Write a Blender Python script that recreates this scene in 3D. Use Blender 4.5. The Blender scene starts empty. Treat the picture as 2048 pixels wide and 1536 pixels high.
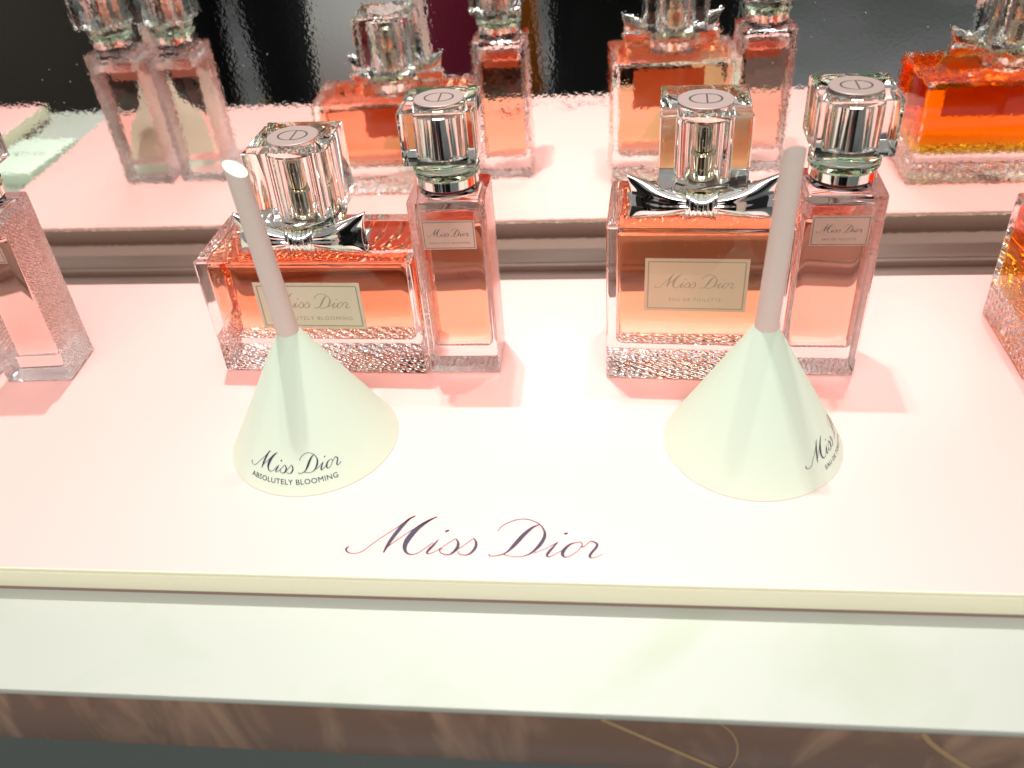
import bpy, bmesh, math, random
from mathutils import Vector, Matrix
R = math.radians
random.seed(4)
scn = bpy.context.scene
COL = scn.collection

# ------------------------------------------------------------------ camera
cam_d = bpy.data.cameras.new('camera')
cam = bpy.data.objects.new('camera', cam_d); COL.objects.link(cam)
scn.camera = cam
PITCH, YAW, ROLL = -0.65014, -0.13927, -0.08289
fw = Vector((math.sin(YAW)*math.cos(PITCH), math.cos(YAW)*math.cos(PITCH), math.sin(PITCH)))
rt = Vector((math.cos(YAW), -math.sin(YAW), 0)); up = rt.cross(fw)
r2 = math.cos(ROLL)*rt + math.sin(ROLL)*up; u2 = -math.sin(ROLL)*rt + math.cos(ROLL)*up
M = Matrix((r2, u2, -fw)).transposed().to_4x4(); M.translation = Vector((0.02258, -0.29617, 0.22543))
cam.matrix_world = M
cam_d.sensor_width = 36; cam_d.lens = 36*1784.08/2048
cam_d.clip_start = 0.01; cam_d.clip_end = 40
cam_d.dof.use_dof = True; cam_d.dof.focus_distance = 0.347; cam_d.dof.aperture_fstop = 9.0

# ------------------------------------------------------------------ world, lamps, exposure
w = bpy.data.worlds.new('World'); scn.world = w; w.use_nodes = True
w.node_tree.nodes['Background'].inputs[0].default_value = (0.9, 0.86, 0.84, 1)
w.node_tree.nodes['Background'].inputs[1].default_value = 0.32
AMB = 5.5
def area(name, loc, sx, sy, energy, color, target=(0, 0, 0), shape='RECTANGLE'):
    d = bpy.data.lights.new(name, 'AREA'); d.shape = shape; d.size = sx; d.size_y = sy
    d.energy = energy; d.color = color
    o = bpy.data.objects.new(name, d); COL.objects.link(o); o.location = loc
    o.rotation_euler = (Vector(target) - Vector(loc)).to_track_quat('-Z', 'Y').to_euler()
    return o
def spot(name, loc, energy, color, rad, target=(0, -.02, 0)):
    d = bpy.data.lights.new(name, 'SPOT'); d.energy = energy; d.color = color; d.shadow_soft_size = rad
    d.spot_size = R(23); d.spot_blend = 1.0
    o = bpy.data.objects.new(name, d); COL.objects.link(o); o.location = loc
    o.rotation_euler = (Vector(target) - Vector(loc)).to_track_quat('-Z', 'Y').to_euler()
    return o
area('unseen_fill_panel', (0.0, -0.15, 1.9), 2.4, 1.8, AMB, (1.0, 0.96, 0.93), (0, -.15, 0))  # unseen panel added as overhead fill for the soft surrounding light
area('unseen_fill_panel', (0.0, -1.75, 1.9), 2.4, 0.9, 70.0, (1.0, 0.97, 0.95), (0.0, -1.75, 0))  # unseen panel added behind the camera as front fill
spot('ceiling_spot', (-0.23, 0.37, 2.0), 118.0, (1.0, 1.0, 0.98), 0.018, (-.20, -.03, 0))
spot('ceiling_spot', (-0.16, 0.37, 2.0), 63.0, (1.0, 1.0, 0.98), 0.020, (.19, -.03, 0))
spot('ceiling_spot', (0.28, 0.37, 2.0), 51.0, (1.0, 1.0, 0.98), 0.022, (.19, -.03, 0))
vs = scn.view_settings
vs.view_transform = 'Standard'; vs.look = 'None'; vs.exposure = 0.0; vs.gamma = 1.0; vs.use_curve_mapping = False
cy = scn.cycles
cy.max_bounces = 26; cy.transmission_bounces = 24; cy.glossy_bounces = 12; cy.diffuse_bounces = 4
cy.transparent_max_bounces = 8; cy.volume_bounces = 0
cy.caustics_refractive = True; cy.caustics_reflective = True; cy.blur_glossy = 0.3
cy.sample_clamp_indirect = 6.0; cy.sample_clamp_direct = 0
cy.use_denoising = True
try: cy.denoiser = 'OPENIMAGEDENOISE'; cy.denoising_input_passes = 'RGB_ALBEDO_NORMAL'
except Exception: pass

# ------------------------------------------------------------------ materials
def mat(name):
    m = bpy.data.materials.new(name); m.use_nodes = True
    return m, m.node_tree.nodes, m.node_tree.links
def pbr(name, col, rough=.4, metal=0, spec=.5, bump=None, noise=None, sss=0):
    m, n, l = mat(name); b = n['Principled BSDF']
    b.inputs['Base Color'].default_value = (*col, 1); b.inputs['Roughness'].default_value = rough
    b.inputs['Metallic'].default_value = metal; b.inputs['Specular IOR Level'].default_value = spec
    tc = n.new('ShaderNodeTexCoord')
    if noise:                      # (scale, colour2, lo, hi, distortion)
        t = n.new('ShaderNodeTexNoise'); t.inputs['Scale'].default_value = noise[0]
        t.inputs['Detail'].default_value = 5; t.inputs['Distortion'].default_value = noise[4]
        cr = n.new('ShaderNodeValToRGB'); cr.color_ramp.elements[0].position = noise[2]; cr.color_ramp.elements[1].position = noise[3]
        cr.color_ramp.elements[0].color = (*col, 1); cr.color_ramp.elements[1].color = (*noise[1], 1)
        l.new(tc.outputs['Object'], t.inputs['Vector']); l.new(t.outputs['Fac'], cr.inputs['Fac'])
        l.new(cr.outputs['Color'], b.inputs['Base Color'])
    if bump:                       # (scale, distance)
        t = n.new('ShaderNodeTexNoise'); t.inputs['Scale'].default_value = bump[0]; t.inputs['Detail'].default_value = 3
        bp = n.new('ShaderNodeBump'); bp.inputs['Distance'].default_value = bump[1]; bp.inputs['Strength'].default_value = 1
        l.new(tc.outputs['Object'], t.inputs['Vector']); l.new(t.outputs['Fac'], bp.inputs['Height']); l.new(bp.outputs['Normal'], b.inputs['Normal'])
    return m
def glass(name, col=(1, 1, 1), ior=1.5, absorb=None, relief=None, rough=0.0):
    """Refraction glass; relief = (scale, distance, 'side'/'low', z limit) presses a woven check pattern into it."""
    m, n, l = mat(name); n.remove(n['Principled BSDF'])
    g = n.new('ShaderNodeBsdfGlass'); g.inputs['Color'].default_value = (*col, 1); g.inputs['IOR'].default_value = ior
    g.inputs['Roughness'].default_value = rough
    out = n['Material Output']; l.new(g.outputs[0], out.inputs['Surface'])
    if absorb:
        v = n.new('ShaderNodeVolumeAbsorption'); v.inputs['Color'].default_value = (*absorb[0], 1); v.inputs['Density'].default_value = absorb[1]
        l.new(v.outputs[0], out.inputs['Volume'])
    if relief:
        sc, dist, mode, zl = relief
        tc = n.new('ShaderNodeTexCoord')
        vo = n.new('ShaderNodeTexVoronoi'); vo.inputs['Scale'].default_value = sc; vo.inputs['Randomness'].default_value = .35
        wv = n.new('ShaderNodeTexWave'); wv.wave_type = 'BANDS'; wv.bands_direction = 'DIAGONAL'
        wv.inputs['Scale'].default_value = sc*(.30 if mode == 'low' else .55); wv.inputs['Distortion'].default_value = 2.0; wv.inputs['Detail'].default_value = 1
        l.new(tc.outputs['Object'], vo.inputs['Vector']); l.new(tc.outputs['Object'], wv.inputs['Vector'])
        ad = n.new('ShaderNodeMath'); ad.operation = 'ADD'; l.new(vo.outputs['Distance'], ad.inputs[0]); l.new(wv.outputs['Fac'], ad.inputs[1])
        geo = n.new('ShaderNodeNewGeometry'); sep = n.new('ShaderNodeSeparateXYZ'); sp = n.new('ShaderNodeSeparateXYZ')
        # masks use object space
        vt = n.new('ShaderNodeVectorTransform'); vt.vector_type = 'NORMAL'; vt.convert_from = 'WORLD'; vt.convert_to = 'OBJECT'
        l.new(geo.outputs['True Normal'], vt.inputs[0]); l.new(vt.outputs[0], sep.inputs[0]); l.new(tc.outputs['Object'], sp.inputs[0])
        def mth(op, a, b=None):
            k = n.new('ShaderNodeMath'); k.operation = op
            for i, q in enumerate((a, b)):
                if q is None: continue
                if isinstance(q, (int, float)): k.inputs[i].default_value = q
                else: l.new(q, k.inputs[i])
            return k.outputs[0]
        bottom = mth('MULTIPLY', mth('GREATER_THAN', mth('ABSOLUTE', sep.outputs['Z']), .8), mth('LESS_THAN', sp.outputs['Z'], .002))
        side = mth('GREATER_THAN', mth('ABSOLUTE', sep.outputs['X']), .8)
        back = mth('MULTIPLY', mth('GREATER_THAN', mth('ABSOLUTE', sep.outputs['Y']), .8), mth('GREATER_THAN', sp.outputs['Y'], 0))
        if mode == 'side':
            k = mth('MAXIMUM', bottom, side)
        else:
            k = mth('MAXIMUM', bottom, mth('MULTIPLY', side, mth('LESS_THAN', sp.outputs['Z'], zl)))
        bp = n.new('ShaderNodeBump'); bp.inputs['Distance'].default_value = dist
        l.new(k, bp.inputs['Strength']); l.new(ad.outputs[0], bp.inputs['Height']); l.new(bp.outputs['Normal'], g.inputs['Normal'])
    return m

M_PINK = pbr('pink_acrylic', (.93, .505, .46), .38, spec=.2, bump=(60, .00002))
M_EDGE = pbr('cream_acrylic_edge', (.84, .80, .60), .4)
M_PLINTH = pbr('plinth_brown', (.30, .19, .155), .5)
M_MARBLE = pbr('pale_marble', (.46, .475, .415), .5, spec=.2, noise=(14, (.39, .43, .31), .52, .8, 1.0), bump=(40, .00003))
M_MARBEDGE = pbr('marble_edge', (.34, .38, .22), .35)
M_INK = pbr('dark_blue_ink', (.03, .035, .07), .5)
M_GREYINK = pbr('grey_ink', (.16, .13, .11), .5)
M_GOLDINK = pbr('gold_ink', (.52, .42, .26), .4, .2)
M_PLATE_C = pbr('cream_plate', (.88, .84, .66), .45, bump=(900, .00001))
M_PLATE_P = pbr('rose_plate', (.84, .61, .50), .45, .1, bump=(900, .00001))
M_PLATE_G = pbr('gold_cream_plate', (.86, .68, .48), .45, .1, bump=(900, .00001))
M_CARD = pbr('mint_card', (.61, .72, .575), .6, bump=(700, .000015))
M_CARDIN = pbr('card_cut_end', (.80, .86, .74), .6)
M_STICK = pbr('rose_grey_card', (.68, .61, .54), .55, bump=(500, .00002))
M_CHROME = pbr('chrome', (.93, .92, .90), .035, 1.0, bump=(150, .00003))
M_GOLDCH = pbr('pale_gold_chrome', (.90, .84, .66), .06, 1.0)
M_GASKET = pbr('black_gasket', (.02, .018, .02), .3)
M_MEDAL = pbr('satin_medallion', (.40, .30, .27), .45, .2, bump=(1400, .00001))
M_MEDINK = pbr('medallion_engraving', (.12, .09, .085), .4, .4)
M_CLEAR = glass('clear_glass')
M_CAPGL = glass('cap_crystal', (.99, 1, .985), 1.49)
M_FLANGE = glass('flange_crystal', (.95, 1, .95), 1.49)
M_GSIDE = glass('relief_glass_sides', ior=1.5, relief=(520, .0006, 'side', 0))
M_GLOW = glass('relief_glass_base', ior=1.5, relief=(330, .0010, 'low', .017))
M_CAVITY = glass('air_cavity', ior=1/1.49)
M_FLOOR = pbr('dark_floor', (.15, .165, .16), .35, noise=(2.5, (.23, .235, .25), .4, .7, .4))
M_BACKWALL = pbr('charcoal_wall', (.03, .03, .034), .6)

# ------------------------------------------------------------------ object helpers
def tag(o, label=None, cat=None, group=None, kind=None):
    if label: o['label'] = label
    if cat: o['category'] = cat
    if group: o['group'] = group
    if kind: o['kind'] = kind
    return o
def empty(name, loc=(0, 0, 0), rz=0):
    o = bpy.data.objects.new(name, None); COL.objects.link(o); o.location = loc; o.rotation_euler = (0, 0, rz); o.empty_display_size = .01
    return o
def mesh_obj(name, bm, m, parent=None, smooth=False, angle=None):
    bmesh.ops.recalc_face_normals(bm, faces=bm.faces)
    me = bpy.data.meshes.new(name); bm.to_mesh(me); bm.free()
    for mm in (m if isinstance(m, (list, tuple)) else [m]): me.materials.append(mm)
    if smooth:
        for p in me.polygons: p.use_smooth = True
    o = bpy.data.objects.new(name, me); COL.objects.link(o)
    if angle is not None:
        me.set_sharp_from_angle(angle=R(angle))
    if parent: o.parent = parent
    return o
def bm_box(x0, x1, y0, y1, z0, z1, bev=0, seg=2, bm=None):
    b = bmesh.new()
    bmesh.ops.create_cube(b, size=1)
    for v in b.verts:
        v.co = Vector(((x0+x1)/2 + v.co.x*(x1-x0), (y0+y1)/2 + v.co.y*(y1-y0), (z0+z1)/2 + v.co.z*(z1-z0)))
    if bev: bmesh.ops.bevel(b, geom=b.edges[:], offset=bev, segments=seg, profile=.5, affect='EDGES')
    if bm is None: return b
    me = bpy.data.meshes.new('t'); b.to_mesh(me); b.free(); bm.from_mesh(me); bpy.data.meshes.remove(me)
    return bm
def bm_rbox(x0, x1, y0, y1, z0, z1, rv, re=.0006, seg=4):
    """box with vertical edges of radius rv and the horizontal rims of radius re"""
    b = bm_box(x0, x1, y0, y1, z0, z1)
    ve = [e for e in b.edges if abs((e.verts[0].co - e.verts[1].co).z) > 1e-6]
    bmesh.ops.bevel(b, geom=ve, offset=rv, segments=seg, profile=.5, affect='EDGES')
    he = [e for e in b.edges if abs((e.verts[0].co - e.verts[1].co).z) < 1e-7 and (len(e.link_faces) == 2 and any(abs(f.normal.z) > .9 for f in e.link_faces))]
    b.normal_update()
    he = [e for e in b.edges if any(abs(f.normal.z) > .9 for f in e.link_faces) and any(abs(f.normal.z) < .1 for f in e.link_faces)]
    bmesh.ops.bevel(b, geom=he, offset=re, segments=3, profile=.5, affect='EDGES')
    return b
def bm_lathe(prof, n=48, cx=0, cy=0, bm=None, cap=True):
    b = bm or bmesh.new(); rings = []
    for r, z in prof:
        rings.append([b.verts.new((cx + r*math.cos(2*math.pi*i/n), cy + r*math.sin(2*math.pi*i/n), z)) for i in range(n)])
    for a, c in zip(rings, rings[1:]):
        for i in range(n): b.faces.new((a[i], a[(i+1) % n], c[(i+1) % n], c[i]))
    if cap:
        b.faces.new(rings[0][::-1]); b.faces.new(rings[-1])
    return b

# ------------------------------------------------------------------ the writing
STROKES = [[(0.04, 3.96, 0.45), (-0.69, 2.84, 0.78), (0.16, 1.4, 0.5), (2.27, 0.83, 0.33), (5.22, 1.93, 0.33), (7.93, 5.35, 0.34), (11.14, 9.03, 0.34), (14.47, 12.44, 0.35), (17.35, 15.89, 0.35), (20.61, 18.91, 0.47)], [(20.61, 18.91, 0.35), (18.61, 17.28, 0.94), (16.35, 13.16, 1.5), (14.32, 8.13, 1.48), (13.13, 4.21, 1.01), (12.6, 1.52, 0.44)], [(12.6, 1.52, 0.33), (13.62, 4.22, 0.34), (16.0, 7.2, 0.34), (19.72, 11.25, 0.34), (23.57, 15.03, 0.35), (28.52, 18.7, 0.47)], [(28.52, 18.7, 0.35), (25.79, 16.78, 1.05), (22.41, 12.99, 1.84), (20.2, 8.62, 2.16), (19.38, 5.03, 1.68), (20.16, 2.19, 1.0), (22.08, 0.98, 0.55), (24.39, 1.68, 0.39), (26.87, 4.29, 0.33), (28.94, 6.6, 0.34)], [(30.58, 8.07, 0.34), (29.34, 5.64, 0.89), (28.0, 3.37, 1.11), (27.5, 1.96, 0.77), (28.31, 1.48, 0.44), (30.52, 2.81, 0.33), (33.48, 5.76, 0.33), (36.4, 8.62, 0.34)], [(32.26, 11.65, 0.8), (32.95, 12.0, 1.03), (33.58, 12.42, 0.69)], [(36.4, 8.62, 0.34), (37.48, 6.84, 0.89), (37.54, 4.6, 1.22), (36.41, 2.35, 0.99), (34.65, 1.17, 0.55), (32.36, 1.92, 0.44), (31.66, 3.35, 0.44), (32.8, 3.83, 0.28)], [(36.8, 3.0, 0.33), (39.39, 5.29, 0.33), (42.58, 8.92, 0.34)], [(42.58, 8.92, 0.34), (43.65, 7.02, 0.89), (43.62, 4.46, 1.1), (42.23, 2.03, 0.87), (40.42, 1.22, 0.44), (38.42, 1.79, 0.44), (38.0, 3.03, 0.33)], [(64.7, 15.77, 0.34), (62.35, 14.38, 1.02), (59.67, 11.02, 1.57), (57.12, 6.76, 1.55), (55.01, 3.54, 0.87), (53.24, 2.04, 0.54), (50.94, 1.23, 0.43), (49.04, 1.17, 0.43), (48.57, 1.97, 0.54)], [(53.24, 2.04, 0.38), (56.66, 1.09, 0.32), (59.96, 1.32, 0.38), (62.69, 2.83, 0.76), (65.31, 6.36, 1.32), (66.74, 10.25, 1.23), (66.31, 13.5, 0.68), (64.17, 16.42, 0.46), (60.6, 18.15, 0.4), (57.14, 18.06, 0.4), (53.81, 16.49, 0.4), (51.54, 14.43, 0.34), (50.53, 12.28, 0.28)], [(63.64, 2.85, 0.27), (67.31, 4.84, 0.27), (71.43, 7.94, 0.33)], [(71.43, 7.94, 0.33), (70.1, 5.87, 0.77), (68.71, 3.63, 1.09), (68.05, 1.93, 0.86), (68.93, 1.34, 0.43), (71.2, 2.89, 0.32), (73.48, 4.71, 0.33)], [(73.32, 11.66, 0.67), (73.94, 11.87, 0.95), (74.6, 12.22, 0.62)], [(77.86, 7.99, 0.33), (75.75, 7.17, 0.77), (73.94, 5.04, 1.2), (73.18, 2.83, 1.19), (73.85, 1.49, 0.64), (75.48, 1.79, 0.38), (77.76, 3.71, 0.32), (79.21, 5.82, 0.33), (79.64, 7.28, 0.44), (78.81, 8.21, 0.44), (77.86, 7.99, 0.33)], [(79.1, 6.13, 0.49), (80.05, 6.03, 0.44), (80.74, 6.68, 0.33), (81.9, 8.11, 0.33), (82.83, 8.64, 0.55), (84.51, 7.55, 0.87), (84.3, 5.97, 0.98), (82.92, 3.74, 0.97), (82.25, 1.99, 0.96), (82.97, 1.28, 0.43), (84.82, 1.95, 0.27), (86.67, 3.23, 0.21)]]
SCRIPT_W = 86.67
def catmull(pts, n=9):
    P = [pts[0]] + pts + [pts[-1]]; out = []
    for i in range(1, len(P)-2):
        p0, p1, p2, p3 = P[i-1:i+3]
        for k in range(n):
            t = k/n
            out.append(tuple(.5*((2*p1[j]) + (-p0[j]+p2[j])*t + (2*p0[j]-5*p1[j]+4*p2[j]-p3[j])*t*t + (-p0[j]+3*p1[j]-3*p2[j]+p3[j])*t**3) for j in range(3)))
    out.append(tuple(pts[-1])); return out
def ribbon(bm, pts, f):
    """pts (x, y, width) -> strip; f maps (x, y) to a point"""
    prev = None
    for i, (x, y, wd) in enumerate(pts):
        a = pts[max(i-1, 0)]; b = pts[min(i+1, len(pts)-1)]
        dx, dy = b[0]-a[0], b[1]-a[1]; L = math.hypot(dx, dy) or 1
        nx, ny = -dy/L*wd/2, dx/L*wd/2
        cur = (bm.verts.new(f(x+nx, y+ny)), bm.verts.new(f(x-nx, y-ny)))
        if prev: bm.faces.new((prev[0], prev[1], cur[1], cur[0]))
        prev = cur
def script_bm(f, width, thick=1.0, minw=.0):
    """the flowing two-word script, baseline left end at (0, 0), `width` long"""
    k = width/SCRIPT_W; bm = bmesh.new()
    for s in STROKES:
        pts = [(x*k, y*k, max(wd*k*thick, minw)) for x, y, wd in catmull(s)]
        ribbon(bm, pts, f)
    return bm
def caps_bm(text, f, width, cx, base, spacing=1.15, bm=None):
    """small capitals centred at cx on the line y = base"""
    c = bpy.data.curves.new('t', 'FONT'); c.body = text; c.space_character = spacing; c.size = 1; c.align_x = 'LEFT'; c.resolution_u = 3
    o = bpy.data.objects.new('t', c); COL.objects.link(o)
    bpy.context.view_layer.update()
    me = bpy.data.meshes.new_from_object(o.evaluated_get(bpy.context.evaluated_depsgraph_get()))
    xs = [v.co.x for v in me.vertices]; a, b = min(xs), max(xs); k = width/(b-a)
    for v in me.vertices: v.co = f((v.co.x-a)*k + cx - width/2, v.co.y*k + base)
    bm = bm or bmesh.new(); bm.from_mesh(me)
    bpy.data.objects.remove(o); bpy.data.curves.remove(c); bpy.data.meshes.remove(me)
    return bm

# ------------------------------------------------------------------ setting: slab, plinth, counter, mirror, floor
FLOOR_Z = -.90
bm = bm_box(-7, 7, -7, 5, FLOOR_Z-.02, FLOOR_Z)
tag(mesh_obj('floor', bm, M_FLOOR), kind='structure')
bm = bm_box(-7, 7, -7.1, -7, FLOOR_Z, 2.6)
tag(mesh_obj('room_wall', bm, M_BACKWALL), 'charcoal far wall of the shop seen only in the mirror', 'wall')

SL0, SL1, SYF, SYB = -.352, .62, -.10747, .08217
def slab(name, x0, x1, y0, y1, label):
    root = empty(name, ((x0+x1)/2, (y0+y1)/2, -.01317)); tag(root, label, 'display board', 'pink display boards on the counter')
    hx, hy = (x1-x0)/2, (y1-y0)/2
    b = bm_box(-hx, hx, -hy, hy, .0033, .0112, .0006, 2); o = mesh_obj('edge_layer', b, [M_EDGE, M_PLINTH], root, True, 40)
    for p in o.data.polygons:
        if p.normal.y > .8: p.material_index = 1  # cream back edge painted brown: shade of the mirror gap in its colour
    b = bm_box(-hx+.0002, hx-.0002, -hy+.0002, hy-.0002, .01121, .01317, .0007, 3); o = mesh_obj('top_layer', b, [M_PINK, M_EDGE], root, True, 40)
    for p in o.data.polygons:
        if p.normal.z < .75 and p.normal.y < .5: p.material_index = 1
    b = bm_box(-hx+.0016, hx-.0016, -hy+.0016, hy-.0016, .0002, .00325); mesh_obj('plinth', b, M_PLINTH, root)
    return root
main = slab('display_board', SL0, SL1, SYF, SYB, 'long pale pink display board carrying the bottles and the dark blue script')
side = slab('display_board', -1.1, -.418, SYF-.02, SYB, 'pale pink display board beyond the marble gap, seen in the mirror beside the small card')
o = mesh_obj('lettering', script_bm(lambda x, y: Vector((x, y, 0)), .08667, 1.0, .00022), M_INK, main)
o.location = Vector((-.0666, -.0981, .00008)) - main.location
o['label'] = 'large dark blue flowing script on the board front'

ctr = empty('counter', (0, 0, FLOOR_Z)); tag(ctr, 'shop counter with pale veined marble top and glossy brown front panel', 'counter')
CZ = -.01317; YM = -.14562; ZB = -.04517
mesh_obj('marble_top', bm_box(-1.4, 1.6, YM, .30, CZ-.003-FLOOR_Z, CZ-FLOOR_Z, .0007, 2), M_MARBLE, ctr, True, 40)
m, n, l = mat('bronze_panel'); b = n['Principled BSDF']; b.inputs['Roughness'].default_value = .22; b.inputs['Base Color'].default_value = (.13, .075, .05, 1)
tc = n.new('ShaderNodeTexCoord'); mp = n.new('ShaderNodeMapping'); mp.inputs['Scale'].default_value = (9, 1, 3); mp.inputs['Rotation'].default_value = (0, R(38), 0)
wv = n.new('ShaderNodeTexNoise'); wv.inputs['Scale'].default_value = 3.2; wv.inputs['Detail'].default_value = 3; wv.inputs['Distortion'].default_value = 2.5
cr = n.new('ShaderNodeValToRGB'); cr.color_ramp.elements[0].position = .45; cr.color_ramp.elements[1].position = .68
cr.color_ramp.elements[0].color = (.19, .118, .085, 1); cr.color_ramp.elements[1].color = (.33, .21, .14, 1)  # lighter streaks put soft golden reflections into the panel colour
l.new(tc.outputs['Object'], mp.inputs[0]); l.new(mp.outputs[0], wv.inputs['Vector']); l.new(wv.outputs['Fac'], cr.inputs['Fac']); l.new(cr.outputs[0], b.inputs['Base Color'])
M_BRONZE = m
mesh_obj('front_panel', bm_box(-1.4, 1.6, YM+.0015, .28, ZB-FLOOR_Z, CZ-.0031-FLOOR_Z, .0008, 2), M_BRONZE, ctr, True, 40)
mesh_obj('cabinet_body', bm_box(-1.38, 1.58, .02, .27, .001, ZB-.0002-FLOOR_Z), pbr('green_grey_laminate', (.13, .155, .14), .4), ctr)
# golden reflections in the glossy brown front panel, painted as thin coloured lines
def reflection_line(pts, wd):
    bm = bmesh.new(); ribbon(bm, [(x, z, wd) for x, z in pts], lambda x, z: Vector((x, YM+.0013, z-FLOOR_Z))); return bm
M_GOLDREFL = pbr('golden_reflection', (.55, .36, .18), .3, .3)
bm = reflection_line([(.020+.05*t, -.018-.034*t) for t in [i/10 for i in range(11)]], .0014)
mesh_obj('golden_reflection', bm, M_GOLDREFL, ctr); bm = bmesh.new()
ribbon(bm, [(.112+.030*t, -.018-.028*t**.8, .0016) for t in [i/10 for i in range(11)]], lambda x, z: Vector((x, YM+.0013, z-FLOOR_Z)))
mesh_obj('golden_reflection', bm, M_GOLDREFL, ctr); bm = bmesh.new()
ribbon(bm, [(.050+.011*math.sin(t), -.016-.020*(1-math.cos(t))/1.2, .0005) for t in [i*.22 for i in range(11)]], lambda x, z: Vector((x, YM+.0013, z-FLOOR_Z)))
mesh_obj('golden_reflection', bm, M_GOLDREFL, ctr)

# wavy mirror
m, n, l = mat('wavy_mirror'); b = n['Principled BSDF']; b.inputs['Metallic'].default_value = 1; b.inputs['Roughness'].default_value = .02
b.inputs['Base Color'].default_value = (.93, .94, .92, 1)
tc = n.new('ShaderNodeTexCoord'); t = n.new('ShaderNodeTexNoise'); t.inputs['Scale'].default_value = 500; t.inputs['Detail'].default_value = 1.5
bp = n.new('ShaderNodeBump'); bp.inputs['Distance'].default_value = .000014; bp.inputs['Strength'].default_value = 1
l.new(tc.outputs['Object'], t.inputs['Vector']); l.new(t.outputs['Fac'], bp.inputs['Height']); l.new(bp.outputs['Normal'], b.inputs['Normal'])
vo = n.new('ShaderNodeTexVoronoi'); vo.inputs['Scale'].default_value = 260; l.new(tc.outputs['Object'], vo.inputs['Vector'])
lt = n.new('ShaderNodeMath'); lt.operation = 'LESS_THAN'; lt.inputs[1].default_value = .055; l.new(vo.outputs['Distance'], lt.inputs[0])
cl = n.new('ShaderNodeTexNoise'); cl.inputs['Scale'].default_value = 22; l.new(tc.outputs['Object'], cl.inputs['Vector'])
gt = n.new('ShaderNodeMath'); gt.operation = 'GREATER_THAN'; gt.inputs[1].default_value = .58; l.new(cl.outputs['Fac'], gt.inputs[0])
mu = n.new('ShaderNodeMath'); mu.operation = 'MULTIPLY'; l.new(lt.outputs[0], mu.inputs[0]); l.new(gt.outputs[0], mu.inputs[1])
df = n.new('ShaderNodeBsdfDiffuse'); df.inputs[0].default_value = (.8, .8, .8, 1)
mx = n.new('ShaderNodeMixShader'); l.new(mu.outputs[0], mx.inputs[0]); l.new(b.outputs[0], mx.inputs[1]); l.new(df.outputs[0], mx.inputs[2]); l.new(mx.outputs[0], n['Material Output'].inputs['Surface'])
M_MIRROR = m
YMIR = .11419
mir = empty('mirror_panel', (0, YMIR, CZ)); tag(mir, 'low upright mirror panel with rippled silvering behind the bottles', 'mirror')
mesh_obj('mirror_glass', bm_box(-1.2, 1.3, 0, .005, .0003, .152), M_MIRROR, mir)
M_RAIL = pbr('rail_brown', (.27, .175, .14), .5)
mesh_obj('base_rail', bm_box(-1.2, 1.3, -.0035, -.0003, .0009, .0042, .0004, 2), M_RAIL, mir, True, 40)
mesh_obj('gap_shade_strip', bm_box(-1.2, 1.3, -.0330, -.0003, .0001, .0007), M_RAIL, mir)  # added brown strip that paints the gap's shade over the marble

# little sign card on the marble between the two boards
cd = empty('sign_card', (-.385, -.035, CZ), R(4)); tag(cd, 'small white sign block with faint script on the marble between the boards', 'sign')
mesh_obj('sign_block', bm_box(-.022, .022, -.030, .030, .0002, .010, .0008, 2), M_CARD, cd, True, 40)
mesh_obj('lettering', script_bm(lambda x, y: Vector((x-.015, y-.005, .0101)), .030, 1.2, .0002), M_GREYINK, cd)

# ------------------------------------------------------------------ shared bottle pieces
def make_medallion(root, z, r):
    o = mesh_obj('medallion', bm_lathe([(r, z), (r, z+.00025), (r-.0003, z+.00045)], 48), M_MEDAL, root, True, 30)
    bm = bmesh.new(); f = lambda x, y: Vector((x, y, z+.0005)); s = r/8.5
    ribbon(bm, [((-.2+4.6*math.cos(a))*s, 4.0*math.sin(a)*s, .62*s*(.35+.65*abs(math.cos(a)))) for a in [R(62)+i*R(236)/24 for i in range(25)]], f)
    ribbon(bm, [((.2+4.6*math.cos(a))*s, 4.0*math.sin(a)*s, .62*s*(.35+.65*abs(math.cos(a)))) for a in [R(-80)+i*R(160)/20 for i in range(21)]], f)
    ribbon(bm, [(.35*s, (-4.0+8.0*i/4)*s, .5*s) for i in range(5)], f)
    mesh_obj('engraving', bm, M_MEDINK, o)
    return o
def label_plate(root, cx, cz, wd, ht, yf, mplate, mink, sub, subw, name='label', thick=1.0):
    """plate standing in the plane y = yf facing -y, with frame line, script and small capitals"""
    pl = mesh_obj(name, bm_box(cx-wd/2, cx+wd/2, yf-.0003, yf+.0003, cz-ht/2, cz+ht/2, .00015, 1), mplate, root)
    f = lambda x, y: Vector((x, yf-.00034, y))
    bm = bmesh.new(); i = wd*.035; lw = wd*.012
    a, b_, c, d = cx-wd/2+i, cx+wd/2-i, cz-ht/2+i, cz+ht/2-i
    for p, q in (((a, c), (b_, c)), ((b_, c), (b_, d)), ((b_, d), (a, d)), ((a, d), (a, c))):
        ribbon(bm, [(p[0], p[1], lw), (q[0], q[1], lw)], lambda x, y: Vector((x, yf-.00034 if p[0] != q[0] else yf-.00036, y)))
    mesh_obj('frame_line', bm, M_GREYINK if mink is not M_GOLDINK else M_GOLDINK, pl)
    sw = wd*.77; x0 = cx-sw*.51
    bm = script_bm(lambda x, y: f(x+x0, y+cz-ht*.06), sw, thick, sw*.008)
    caps_bm(sub, f, subw, cx, cz-ht*.30, 1.25, bm)
    mesh_obj('lettering', bm, mink, pl)
    return pl
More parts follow.
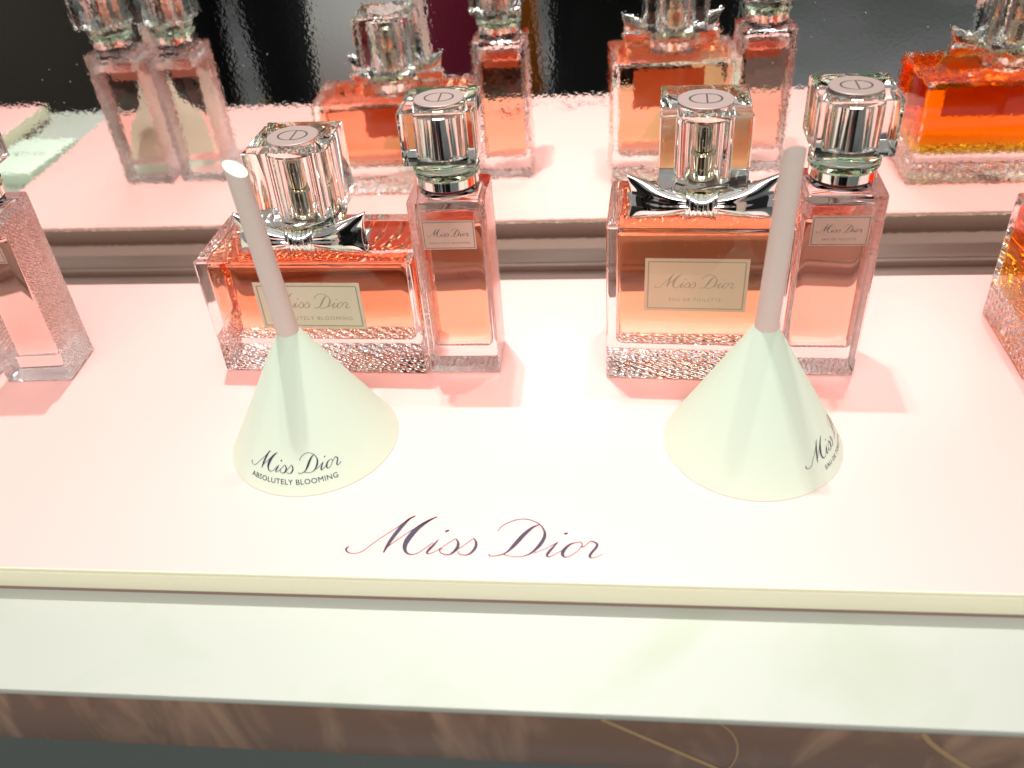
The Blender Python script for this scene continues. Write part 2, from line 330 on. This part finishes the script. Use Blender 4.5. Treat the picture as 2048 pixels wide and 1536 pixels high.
def bow(root, z0, y0, hw, tip_h):
    """chrome ribbon bow: two flared hollow wings and a gathered knot"""
    NU, NF = 28, 22
    for s in (-1, 1):
        bm = bmesh.new(); rings = []
        for i in range(NU+1):
            u = i/NU; e = u**.6
            zlo = z0 + .0040*(1-u)**1.6 + .0002; zhi = z0 + .0084 + (tip_h-.0086)*u**1.15
            row = []
            def put(v, front):
                z = zlo + (zhi-zlo)*v
                bul = math.sin(math.pi*(.12+.80*u))
                if front:
                    y = y0 - .0012 - .0026*(1-v)**1.4*(.35+.65*e) - .0032*bul*math.sin(math.pi*v)**.8
                    y -= .0005*math.cos(5*math.pi*v)*(1-u)**2
                    y += .0013*math.exp(-((v-.42-.20*u)/.20)**2)*min(1, u*2)*(1-u*.4)
                    if v < .08: z += (.08-v)*.004
                else:
                    y = y0 + .0008 + .0026*bul*math.sin(math.pi*v)**.7
                x = s*(.0012 + (hw-.0012)*u - .0016*u**4*math.sin(math.pi*v) + .0008*u*u*(v-.5))
                y += .0022*u*u
                row.append(bm.verts.new((x, y, z)))
            for k in range(NF+1): put(1-k/NF, True)
            for k in range(1, NF): put(k/NF, False)
            rings.append(row)
        NV = len(rings[0])
        for a, b in zip(rings, rings[1:]):
            for j in range(NV): bm.faces.new((a[j], a[(j+1) % NV], b[(j+1) % NV], b[j]))
        o = mesh_obj('bow_loop', bm, M_CHROME, root, True)
        sd = o.modifiers.new('s', 'SOLIDIFY'); sd.thickness = .0005; sd.offset = 0
        ss = o.modifiers.new('ss', 'SUBSURF'); ss.levels = 1; ss.render_levels = 1
    for s in (-1, 1):
        bm = bmesh.new(); rows = []
        for i in range(13):
            u = i/12; row = []
            for j in range(7):
                v = j/6
                row.append(bm.verts.new((s*(.003+.0225*u+.0018*v*u), y0+.0022+.0050*v*(.35+.65*u), z0+.0050-.0040*u+.0052*v*(.4+.6*u)+.0006*math.sin(5*u+3*v))))
            rows.append(row)
        for a, b in zip(rows, rows[1:]):
            for j in range(6): bm.faces.new((a[j], a[j+1], b[j+1], b[j]))
        o = mesh_obj('bow_tail', bm, M_CHROME, root, True)
        sd = o.modifiers.new('s', 'SOLIDIFY'); sd.thickness = .0004; sd.offset = 0
    bm = bmesh.new()
    V = []
    for i in range(17):
        u = -1+2*i/16; row = []
        for j in range(40):
            b = 2*math.pi*j/40
            gr = 1+.16*math.cos(6*math.pi*u)*(1 if math.sin(b) > -.3 else .3)
            env = (1-.35*u*u)*gr
            row.append(bm.verts.new((u*.0056, y0-.0014-.0038*math.sin(b)*env, z0+.0054+.0053*math.cos(b)*(.82+.25*u*u)*(1+.05*math.cos(6*math.pi*u)))))
        V.append(row)
    for a, b in zip(V, V[1:]):
        for j in range(40): bm.faces.new((a[j], a[(j+1) % 40], b[(j+1) % 40], b[j]))
    bm.faces.new(V[0][::-1]); bm.faces.new(V[-1])
    o = mesh_obj('bow_knot', bm, M_CHROME, root, True)
    # band that ties the bow round the neck
    bm = bmesh.new()
    prof = [(.0128, z0+.0022), (.0128, z0+.0062), (.0134, z0+.0062), (.0134, z0+.0022)]
    n_ = 48; rr = [[bm.verts.new((r_*math.cos(2*math.pi*i/n_), r_*math.sin(2*math.pi*i/n_), z_)) for i in range(n_)] for r_, z_ in prof]
    for k in range(4):
        for i in range(n_): bm.faces.new((rr[k][i], rr[k][(i+1) % n_], rr[(k+1) % 4][(i+1) % n_], rr[(k+1) % 4][i]))
    mesh_obj('bow_band', bm, M_CHROME, root, True, 40)

def liquid_mat(name, col, dens):
    return glass(name, ior=1.36/1.5, absorb=(col, dens))
def recess(o, x0, x1, z0, z1, y0, depth, parent):
    """press a shallow round-cornered panel into the front glass"""
    c = mesh_obj('cutter', bm_box(x0, x1, y0-.002, y0+depth, z0, z1), M_CLEAR)
    md = o.modifiers.new('b', 'BOOLEAN'); md.operation = 'DIFFERENCE'; md.object = c; md.solver = 'EXACT'
    bpy.context.view_layer.update()
    dg = bpy.context.evaluated_depsgraph_get()
    me = bpy.data.meshes.new_from_object(o.evaluated_get(dg))
    o.modifiers.clear(); o.data = me
    bpy.data.objects.remove(c)

def square_bottle(loc, rz, W, D, H, capw, captop, liq, label, cat, plate, mplate, mink, sub, subw, group):
    root = empty('square_perfume_bottle', (loc[0], loc[1], .0002), rz); tag(root, label, cat, group)
    body = mesh_obj('glass_body', bm_rbox(-W/2, W/2, -D/2, D/2, 0, H, .0016, .0011, 4), M_GLOW, root, True, 25)
    zc0 = .0160; wx, wy = (.0030, .0030) if liq is L_AMBER else (.0040, .0034); zl = H-.0036
    cav = mesh_obj('liquid', bm_rbox(-W/2+wx, W/2-wx, -D/2+wy, D/2-wy, zc0, zl, .0030, .0022, 5), liq, root, True, 25)
    # neck, dip tube, flange
    mesh_obj('neck', bm_lathe([(.0125, H+.0001), (.0125, H+.0012), (.0095, H+.0020), (.0095, H+.0085)], 48), M_CLEAR, root, True, 30)
    zb = H+.0125
    mesh_obj('collar_ring', bm_lathe([(.0088, H+.0088), (.0092, H+.0092), (.0092, zb-.0006), (.0080, zb-.0002)], 48), M_GOLDCH, root, True, 30)
    cap = mesh_obj('cap', bm_rbox(-capw/2, capw/2, -capw/2, capw/2, zb, captop, .0007, .0006, 3), M_CAPGL, root, True, 25)
    mesh_obj('cap_flange', bm_lathe([(.0105, zb-.0034), (capw*.47, zb-.0030), (capw*.49, zb-.0018), (capw*.47, zb-.0003), (.0105, zb-.0002)], 56), M_FLANGE, cap, True, 35)
    zi = captop-.0042
    mesh_obj('cap_bore', bm_lathe([(.0097, zb+.0004), (.0097, zi-.0005), (.0090, zi)], 56), M_CAVITY, cap, True, 35)
    zs = zb+.0006; hs = zi-zs
    mesh_obj('spray_collar', bm_lathe([(.0066, zs), (.0066, zs+hs*.40), (.0062, zs+hs*.43), (.0048, zs+hs*.435)], 40), M_GOLDCH, root, True, 30)
    mesh_obj('spray_head', bm_lathe([(.0047, zs+hs*.44), (.0050, zs+hs*.45), (.0050, zs+hs*.80), (.0045, zs+hs*.84)], 40), M_GOLDCH, root, True, 30)
    make_medallion(cap, captop+.0001, .0100)
    bow(root, H+.0006, -.0135, .0270, .0172)
    if plate:
        cx, cz, pw, ph = plate
        recess(body, cx-pw/2-.0017, cx+pw/2+.0017, cz-ph/2-.0017, cz+ph/2+.0017, -D/2, .0009, root)
        for p in body.data.polygons: p.use_smooth = True
        body.data.set_sharp_from_angle(angle=R(25))
        label_plate(root, cx, cz, pw, ph, -D/2+.0006, mplate, mink, sub, subw, thick=1.15)
    return root

def slim_bottle(loc, rz, liq, label, cat, sub, subw, group, ink=None):
    W, D, H = .02996, .0246, .0796
    root = empty('slim_perfume_bottle', (loc[0], loc[1], .0002), rz); tag(root, label, cat, group)
    body = mesh_obj('glass_body', bm_rbox(-W/2, W/2, -D/2, D/2, 0, H, .0012, .0010, 4), M_GSIDE, root, True, 25)
    zc0, zc1 = .0125, H-.0045; zl = zc1-.006
    mesh_obj('liquid', bm_rbox(-.0124, .0124, -D/2+.0026, D/2-.0026, zc0, zl, .0028, .0020, 5), liq, root, True, 25)
    mesh_obj('air_gap', bm_rbox(-.0120, .0120, -D/2+.0030, D/2-.0030, zl+.0002, zc1, .0026, .0010, 4), M_CAVITY, root, True, 25)
    recess(body, -.0100, .0100, .0150, .0572, -D/2, .0006, root)
    recess(body, -.0115, .0115, .0582, .0728, -D/2, .0005, root)
    for p in body.data.polygons: p.use_smooth = True
    body.data.set_sharp_from_angle(angle=R(25))
    mesh_obj('neck', bm_lathe([(.0112, H+.0001), (.0112, H+.0008), (.0100, H+.0012), (.0100, H+.0019)], 48), M_CLEAR, root, True, 30)
    mesh_obj('gasket', bm_lathe([(.0111, H+.0020), (.0111, H+.0030)], 48), M_GASKET, root, True, 30)
    mesh_obj('collar_ring', bm_lathe([(.0116, H+.0031), (.0120, H+.0035), (.0120, H+.0068), (.0116, H+.0072)], 56), M_CHROME, root, True, 30)
    zb, zt = .09415, .11405
    cap = mesh_obj('cap', bm_rbox(-.0135, .0135, -.0135, .0135, zb, zt, .0006, .0006, 3), M_CAPGL, root, True, 25)
    mesh_obj('cap_flange', bm_lathe([(.0118, H+.0073), (.0126, H+.0078), (.0126, H+.0098), (.0119, H+.0103), (.0126, H+.0108), (.0128, zb-.0008), (.0120, zb-.0002)], 56), M_FLANGE, cap, True, 35)
    mesh_obj('cap_core', bm_lathe([(.0088, zb+.0003), (.0093, zb+.0006), (.0093, zt-.0040), (.0090, zt-.0036)], 56), M_CHROME, cap, True, 30)
    make_medallion(cap, zt+.0001, .0092)
    label_plate(root, 0, .0656, .0208, .0124, -D/2+.0003, M_PLATE_P, ink or M_GREYINK, sub, subw, thick=1.5)
    return root

L_RED = liquid_mat('coral_red_perfume', (1.0, .50, .20), 54)
L_RED2 = liquid_mat('coral_perfume', (1.0, .44, .10), 60)
L_ORANGE = liquid_mat('apricot_perfume', (1.0, .58, .28), 47)
L_PINK = liquid_mat('rose_perfume', (1.0, .50, .28), 56)
L_PALE = liquid_mat('pale_rose_perfume', (1.0, .60, .50), 38)
L_AMBER = liquid_mat('amber_orange_perfume', (1.0, .84, .0), 210)

GS, GQ = 'slim bottles with cube caps', 'square bottles with chrome bows'
A = square_bottle((-.09995, .02635), -.02883, .09141, .04277, .05445, .0314, .0980, L_RED,
    'wide low square bottle of coral red perfume with chrome bow and cream label', 'perfume bottle',
    (.0, .0340, .0450, .0222), M_PLATE_C, M_GOLDINK, 'ABSOLUTELY BLOOMING', .034, GQ)
Eo = square_bottle((.05576, .02024), -.05014, .06854, .04146, .06949, .0317, .10928, L_ORANGE,
    'taller square bottle of apricot perfume with chrome bow and gold cream label', 'perfume bottle',
    (-.0003, .0452, .0385, .0232), M_PLATE_G, M_GOLDINK, 'EAU DE TOILETTE', .0195, GQ)
O = square_bottle((.184+.0457, .0253), .0, .09141, .0507, .0565, .0314, .0995, L_AMBER,
    'wide square bottle of vivid orange amber perfume cut off at the right edge', 'perfume bottle',
    (.0, .0350, .0450, .0222), M_PLATE_C, M_GOLDINK, 'EAU DE PARFUM', .020, GQ)
S1 = slim_bottle((-.03926, .01728), .00248, L_RED2, 'slim bottle of coral perfume with cube cap, touching the wide low coral red bottle', 'perfume bottle', 'ABSOLUTELY BLOOMING', .0160, GS)
S2 = slim_bottle((.10534, .01538), -.02368, L_PINK, 'slim bottle of rose perfume with cube cap, right beside the apricot bottle', 'perfume bottle', 'EAU DE TOILETTE', .0120, GS)
S0 = slim_bottle((-.2303, .0105), .055, L_PALE, 'slim bottle of pale rose perfume standing alone, cut off at the left edge', 'perfume bottle', 'BLOOMING BOUQUET', .0150, GS)
S00 = slim_bottle((-.2665, .0125), .0, L_PALE, 'slim bottle of pale rose perfume seen only in the mirror, outermost of the pair there', 'perfume bottle', 'EAU DE PARFUM', .0120, GS)

# ------------------------------------------------------------------ tester cones
CR, CH = .03255, .0585
SLT = math.hypot(CR, CH); SIN = CR/SLT
def cone(cx, cyy, lean, az0, sub, label, sw=.037, tip=(-.4, 0)):
    root = empty('tester_cone', (cx, cyy, .0002)); tag(root, label, 'scent tester', 'card tester cones with a stick')
    n_ = 96; bm = bmesh.new(); rows = []
    rt_ = .0041
    for k in range(13):
        t = k/12; r = CR + (rt_-CR)*t; z = CH*(1-r/CR)
        rows.append([bm.verts.new((r*math.cos(2*math.pi*i/n_), r*math.sin(2*math.pi*i/n_), z)) for i in range(n_)])
    for a, b in zip(rows, rows[1:]):
        for i in range(n_): bm.faces.new((a[i], a[(i+1) % n_], b[(i+1) % n_], b[i]))
    inner = [[bm.verts.new((v.co.x*k_, v.co.y*k_, v.co.z)) for v in row] for row, k_ in ((row, 1-.0005/max(math.hypot(row[0].co.x, row[0].co.y), .001)) for row in rows)]
    for a, b in zip(inner, inner[1:]):
        for i in range(n_): bm.faces.new((a[(i+1) % n_], a[i], b[i], b[(i+1) % n_]))
    for A_, B_ in ((rows[0], inner[0]), (inner[-1], rows[-1])):
        for i in range(n_): bm.faces.new((A_[i], B_[i], B_[(i+1) % n_], A_[(i+1) % n_]))
    o = mesh_obj('paper_cone', bm, M_CARD, root, True, 30)
    def f(x, y):      # x along the base line, y up the slope
        s = .0588 - y; rb = .0588*SIN; a = R(az0) + x/rb; r = s*SIN
        z = CH*(1-r/CR); nrm = Vector((math.cos(a)*CH, math.sin(a)*CH, CR)).normalized()
        return Vector((r*math.cos(a), r*math.sin(a), z)) + nrm*.00012
    bm = script_bm(f, sw, 1.1, .00018)
    caps_bm(sub[0], f, sub[1], sw*.48, -.0037, 1.05, bm)
    mesh_obj('lettering', bm, M_INK, root)
    # stick: round card tube with a cut end
    bm = bmesh.new(); n_ = 40; z0, z1 = .0490, .1135; rs = []
    for k in range(9):
        t = k/8; z = z0+(z1-z0)*t; r = .0041-.0006*t
        row = []
        for i in range(n_):
            a = 2*math.pi*i/n_
            zz = z + (r*(math.cos(a)*tip[0] + math.sin(a)*tip[1]))*(1 if k == 8 else 0)
            row.append(bm.verts.new((r*math.cos(a)+(zz-z0)*lean, r*math.sin(a), zz)))
        rs.append(row)
    for a, b in zip(rs, rs[1:]):
        for i in range(n_): bm.faces.new((a[i], a[(i+1) % n_], b[(i+1) % n_], b[i]))
    st = mesh_obj('stick', bm, M_STICK, root, True)
    bm = bmesh.new(); r = .00346
    bm.faces.new([bm.verts.new((r*math.cos(2*math.pi*i/n_)+(z1-z0+r*math.cos(2*math.pi*i/n_)*tip[0]+r*math.sin(2*math.pi*i/n_)*tip[1])*lean, r*math.sin(2*math.pi*i/n_), z1-.00015+r*(math.cos(2*math.pi*i/n_)*tip[0]+math.sin(2*math.pi*i/n_)*tip[1]))) for i in range(n_)])
    mesh_obj('cut_end', bm, M_CARDIN, st)
    return root
cone(-.09315, -.0382, -.055, -126.5, ('ABSOLUTELY BLOOMING', .0330), 'mint white tester cone with full dark script and stick leaning left before coral red bottle', tip=(-.65, .15))
cone(.07513, -.03683, .025, -58, ('EAU DE TOILETTE', .0190), 'mint white tester cone whose script wraps round its right side, before the apricot bottle', tip=(0, -1.0))
cone(-.2720, -.0375, .03, -100, ('BLOOMING BOUQUET', .0300), 'mint white tester cone seen in the mirror through the pale rose bottles', tip=(0, .1))

# ------------------------------------------------------------------ people and things behind the camera, seen in the mirror
def skin(name, pts, edges, rad, m, parent, root_i=0):
    me = bpy.data.meshes.new(name); me.from_pydata(pts, edges, []); o = bpy.data.objects.new(name, me); COL.objects.link(o)
    me.materials.append(m); o.parent = parent
    o.modifiers.new('k', 'SKIN')
    sv = me.skin_vertices[0].data
    for i, r_ in enumerate(rad): sv[i].radius = r_ if isinstance(r_, tuple) else (r_, r_); sv[i].use_root = (i == root_i)
    s = o.modifiers.new('s', 'SUBSURF'); s.levels = 2; s.render_levels = 2
    o.modifiers['k'].use_smooth_shade = True
    return o
def person(loc, rz, coat, trousers, hair, label, stance=.085, coat_len=.80, skirt=False):
    root = empty('person', (loc[0], loc[1], FLOOR_Z), rz); tag(root, label, 'person')
    sk = pbr('skin', (.55, .35, .26), .5)
    P = [(0, 0, .93), (0, .0, 1.10), (0, .01, 1.30), (0, .01, 1.44), (0, 0, 1.52), (0, -.02, 1.62), (0, -.01, 1.70),
         (-stance, 0, .88), (-stance, -.01, .48), (-stance-.01, .02, .09), (-stance-.01, -.13, .04),
         (stance, 0, .88), (stance, -.01, .48), (stance+.01, .02, .09), (stance+.01, -.13, .04),
         (-.18, .01, 1.40), (-.23, .03, 1.12), (-.22, -.08, .92), (-.215, -.11, .84),
         (.18, .01, 1.40), (.23, .03, 1.12), (.22, -.08, .92), (.215, -.11, .84)]
    E_ = [(0, 1), (1, 2), (2, 3), (3, 4), (4, 5), (5, 6), (0, 7), (7, 8), (8, 9), (9, 10), (0, 11), (11, 12), (12, 13), (13, 14),
          (3, 15), (15, 16), (16, 17), (17, 18), (3, 19), (19, 20), (20, 21), (21, 22)]
    rd = [(.13, .09), (.12, .085), (.14, .09), (.11, .07), .05, (.075, .09), (.065, .08), .075, .052, .038, .035, .075, .052, .038, .035,
          .05, .042, .033, .028, .05, .042, .033, .028]
    skin('body', P, E_, rd, sk, root)
    up_ = lambda r_, k=1.14: tuple(q*k+.006 for q in (r_ if isinstance(r_, tuple) else (r_, r_)))
    ti = [0, 7, 8, 9, 11, 12, 13]
    skin('trousers', [P[i] for i in ti], [(0, 1), (1, 2), (2, 3), (0, 4), (4, 5), (5, 6)], [up_(rd[i], 1.18) for i in ti], trousers, root)
    ci = [0, 1, 2, 3, 15, 16, 17, 19, 20, 21]
    cp = [P[i] for i in ci]; ce = [(0, 1), (1, 2), (2, 3), (3, 4), (4, 5), (5, 6), (3, 7), (7, 8), (8, 9)]; cr_ = [up_(rd[i]) for i in ci]
    cp.append((0, 0, coat_len)); ce.append((0, 10)); cr_.append((.17, .12))
    if coat_len < .7: cp.append((0, 0, .3)); ce.append((10, 11)); cr_.append((.20, .15))
    skin('coat', cp, ce, cr_, coat, root)
    skin('hair', [(0, .02, 1.58), (0, .02, 1.70), (0, -.01, 1.745)], [(0, 1), (1, 2)], [.075, .09, .07], hair, root)
    for s in (-1, 1):
        skin('shoe', [(s*(stance+.01), .04, .045), (s*(stance+.01), -.06, .04), (s*(stance+.01), -.15, .035)], [(0, 1), (1, 2)], [.042, .045, .038], M_BACKWALL, root)
    # face
    for s in (-1, 1):
        mesh_obj('eye', bm_lathe([(.004, 1.625), (.009, 1.632), (.004, 1.639)], 12, s*.03, -.105), M_BACKWALL, root, True)
    mesh_obj('nose', bm_lathe([(.014, 1.595), (.010, 1.61), (.004, 1.63)], 12, 0, -.108), sk, root, True)
    return root
M_BLACK = pbr('black_cloth', (.008, .008, .009), .85, bump=(60, .002)); M_BLACK2 = pbr('black_wool', (.006, .006, .007), .9)
M_GREYC = pbr('pale_grey_coat', (.85, .87, .85), .8)
M_HAIR = pbr('dark_hair', (.02, .015, .012), .5)
person((-.80, -1.45), R(178), M_BLACK, M_BLACK2, M_HAIR, 'person in black top and black trousers with legs apart, at the left of the mirror', .095, .86)
person((.075, -1.02), R(180), M_BLACK, M_BLACK2, M_HAIR, 'person in long black coat seen in the mirror behind the apricot bottle', .08, .62)
def bag(name, loc, w_, d_, h_, col, label, rz=0):
    root = empty(name, loc, rz); tag(root, label, 'bag')
    mc = pbr(name+'_leather', col, .45)
    b = bm_box(-w_/2, w_/2, -d_/2, d_/2, 0, h_, min(w_, d_)*.25, 3)
    for v in b.verts: v.co.x *= 1-.25*v.co.z/h_
    mesh_obj('bag_body', b, mc, root, True, 40)
    bm = bmesh.new(); pr = None
    for i in range(17):
        a = math.pi*i/16; c = Vector((w_*.25*math.cos(a), 0, h_+h_*.35*math.sin(a)))
        ring = [bm.verts.new(c + Vector((math.cos(a)*math.cos(q), math.sin(q), math.sin(a)*math.cos(q)))*.007) for q in [k*math.pi/4 for k in range(8)]]
        if pr:
            for k in range(8): bm.faces.new((pr[k], pr[(k+1) % 8], ring[(k+1) % 8], ring[k]))
        pr = ring
    mesh_obj('handle', bm, mc, root, True)
    return root
def stand(loc, wx, wy, top, m, label):
    root = empty('display_stand', (loc[0], loc[1], FLOOR_Z)); tag(root, label, 'display stand')
    mesh_obj('stand_body', bm_box(-wx/2+.02, wx/2-.02, -wy/2+.02, wy/2-.02, .0, top-FLOOR_Z-.03, .004, 2), m, root, True, 40)
    mesh_obj('stand_top', bm_box(-wx/2, wx/2, -wy/2, wy/2, top-FLOOR_Z-.0295, top-FLOOR_Z, .004, 2), m, root, True, 40)
    return root
stand((-.235, -1.25), .24, .2, -.40, M_BACKWALL, 'small black display stand carrying the crimson and orange bags')
bag('tote_bag', (-.275, -1.24, -.3995), .13, .07, .24, (.42, .02, .07), 'crimson tote bag standing on the small black stand', R(10))
bag('tote_bag', (-.165, -1.24, -.3995), .11, .07, .23, (.75, .20, .01), 'bright orange tote bag standing on the small black stand', R(-6))
stand((-.76, -2.5), .46, .5, -.30, M_GREYC, 'pale grey display stand behind the person in trousers')
bag('gift_bag', (-.78, -2.10, FLOOR_Z+.001), .13, .09, .18, (.65, .02, .22), 'magenta gift bag standing on the floor before the pale grey stand')
bag('gift_bag', (-1.03, -2.15, FLOOR_Z+.001), .20, .12, .14, (.60, .42, .05), 'mustard yellow gift bag standing on the floor by the person in trousers')
stand((-1.55, -1.7), 1.0, .7, -.12, pbr('dark_brown_laminate', (.09, .075, .06), .35), 'large dark brown display stand at the far left of the mirror')
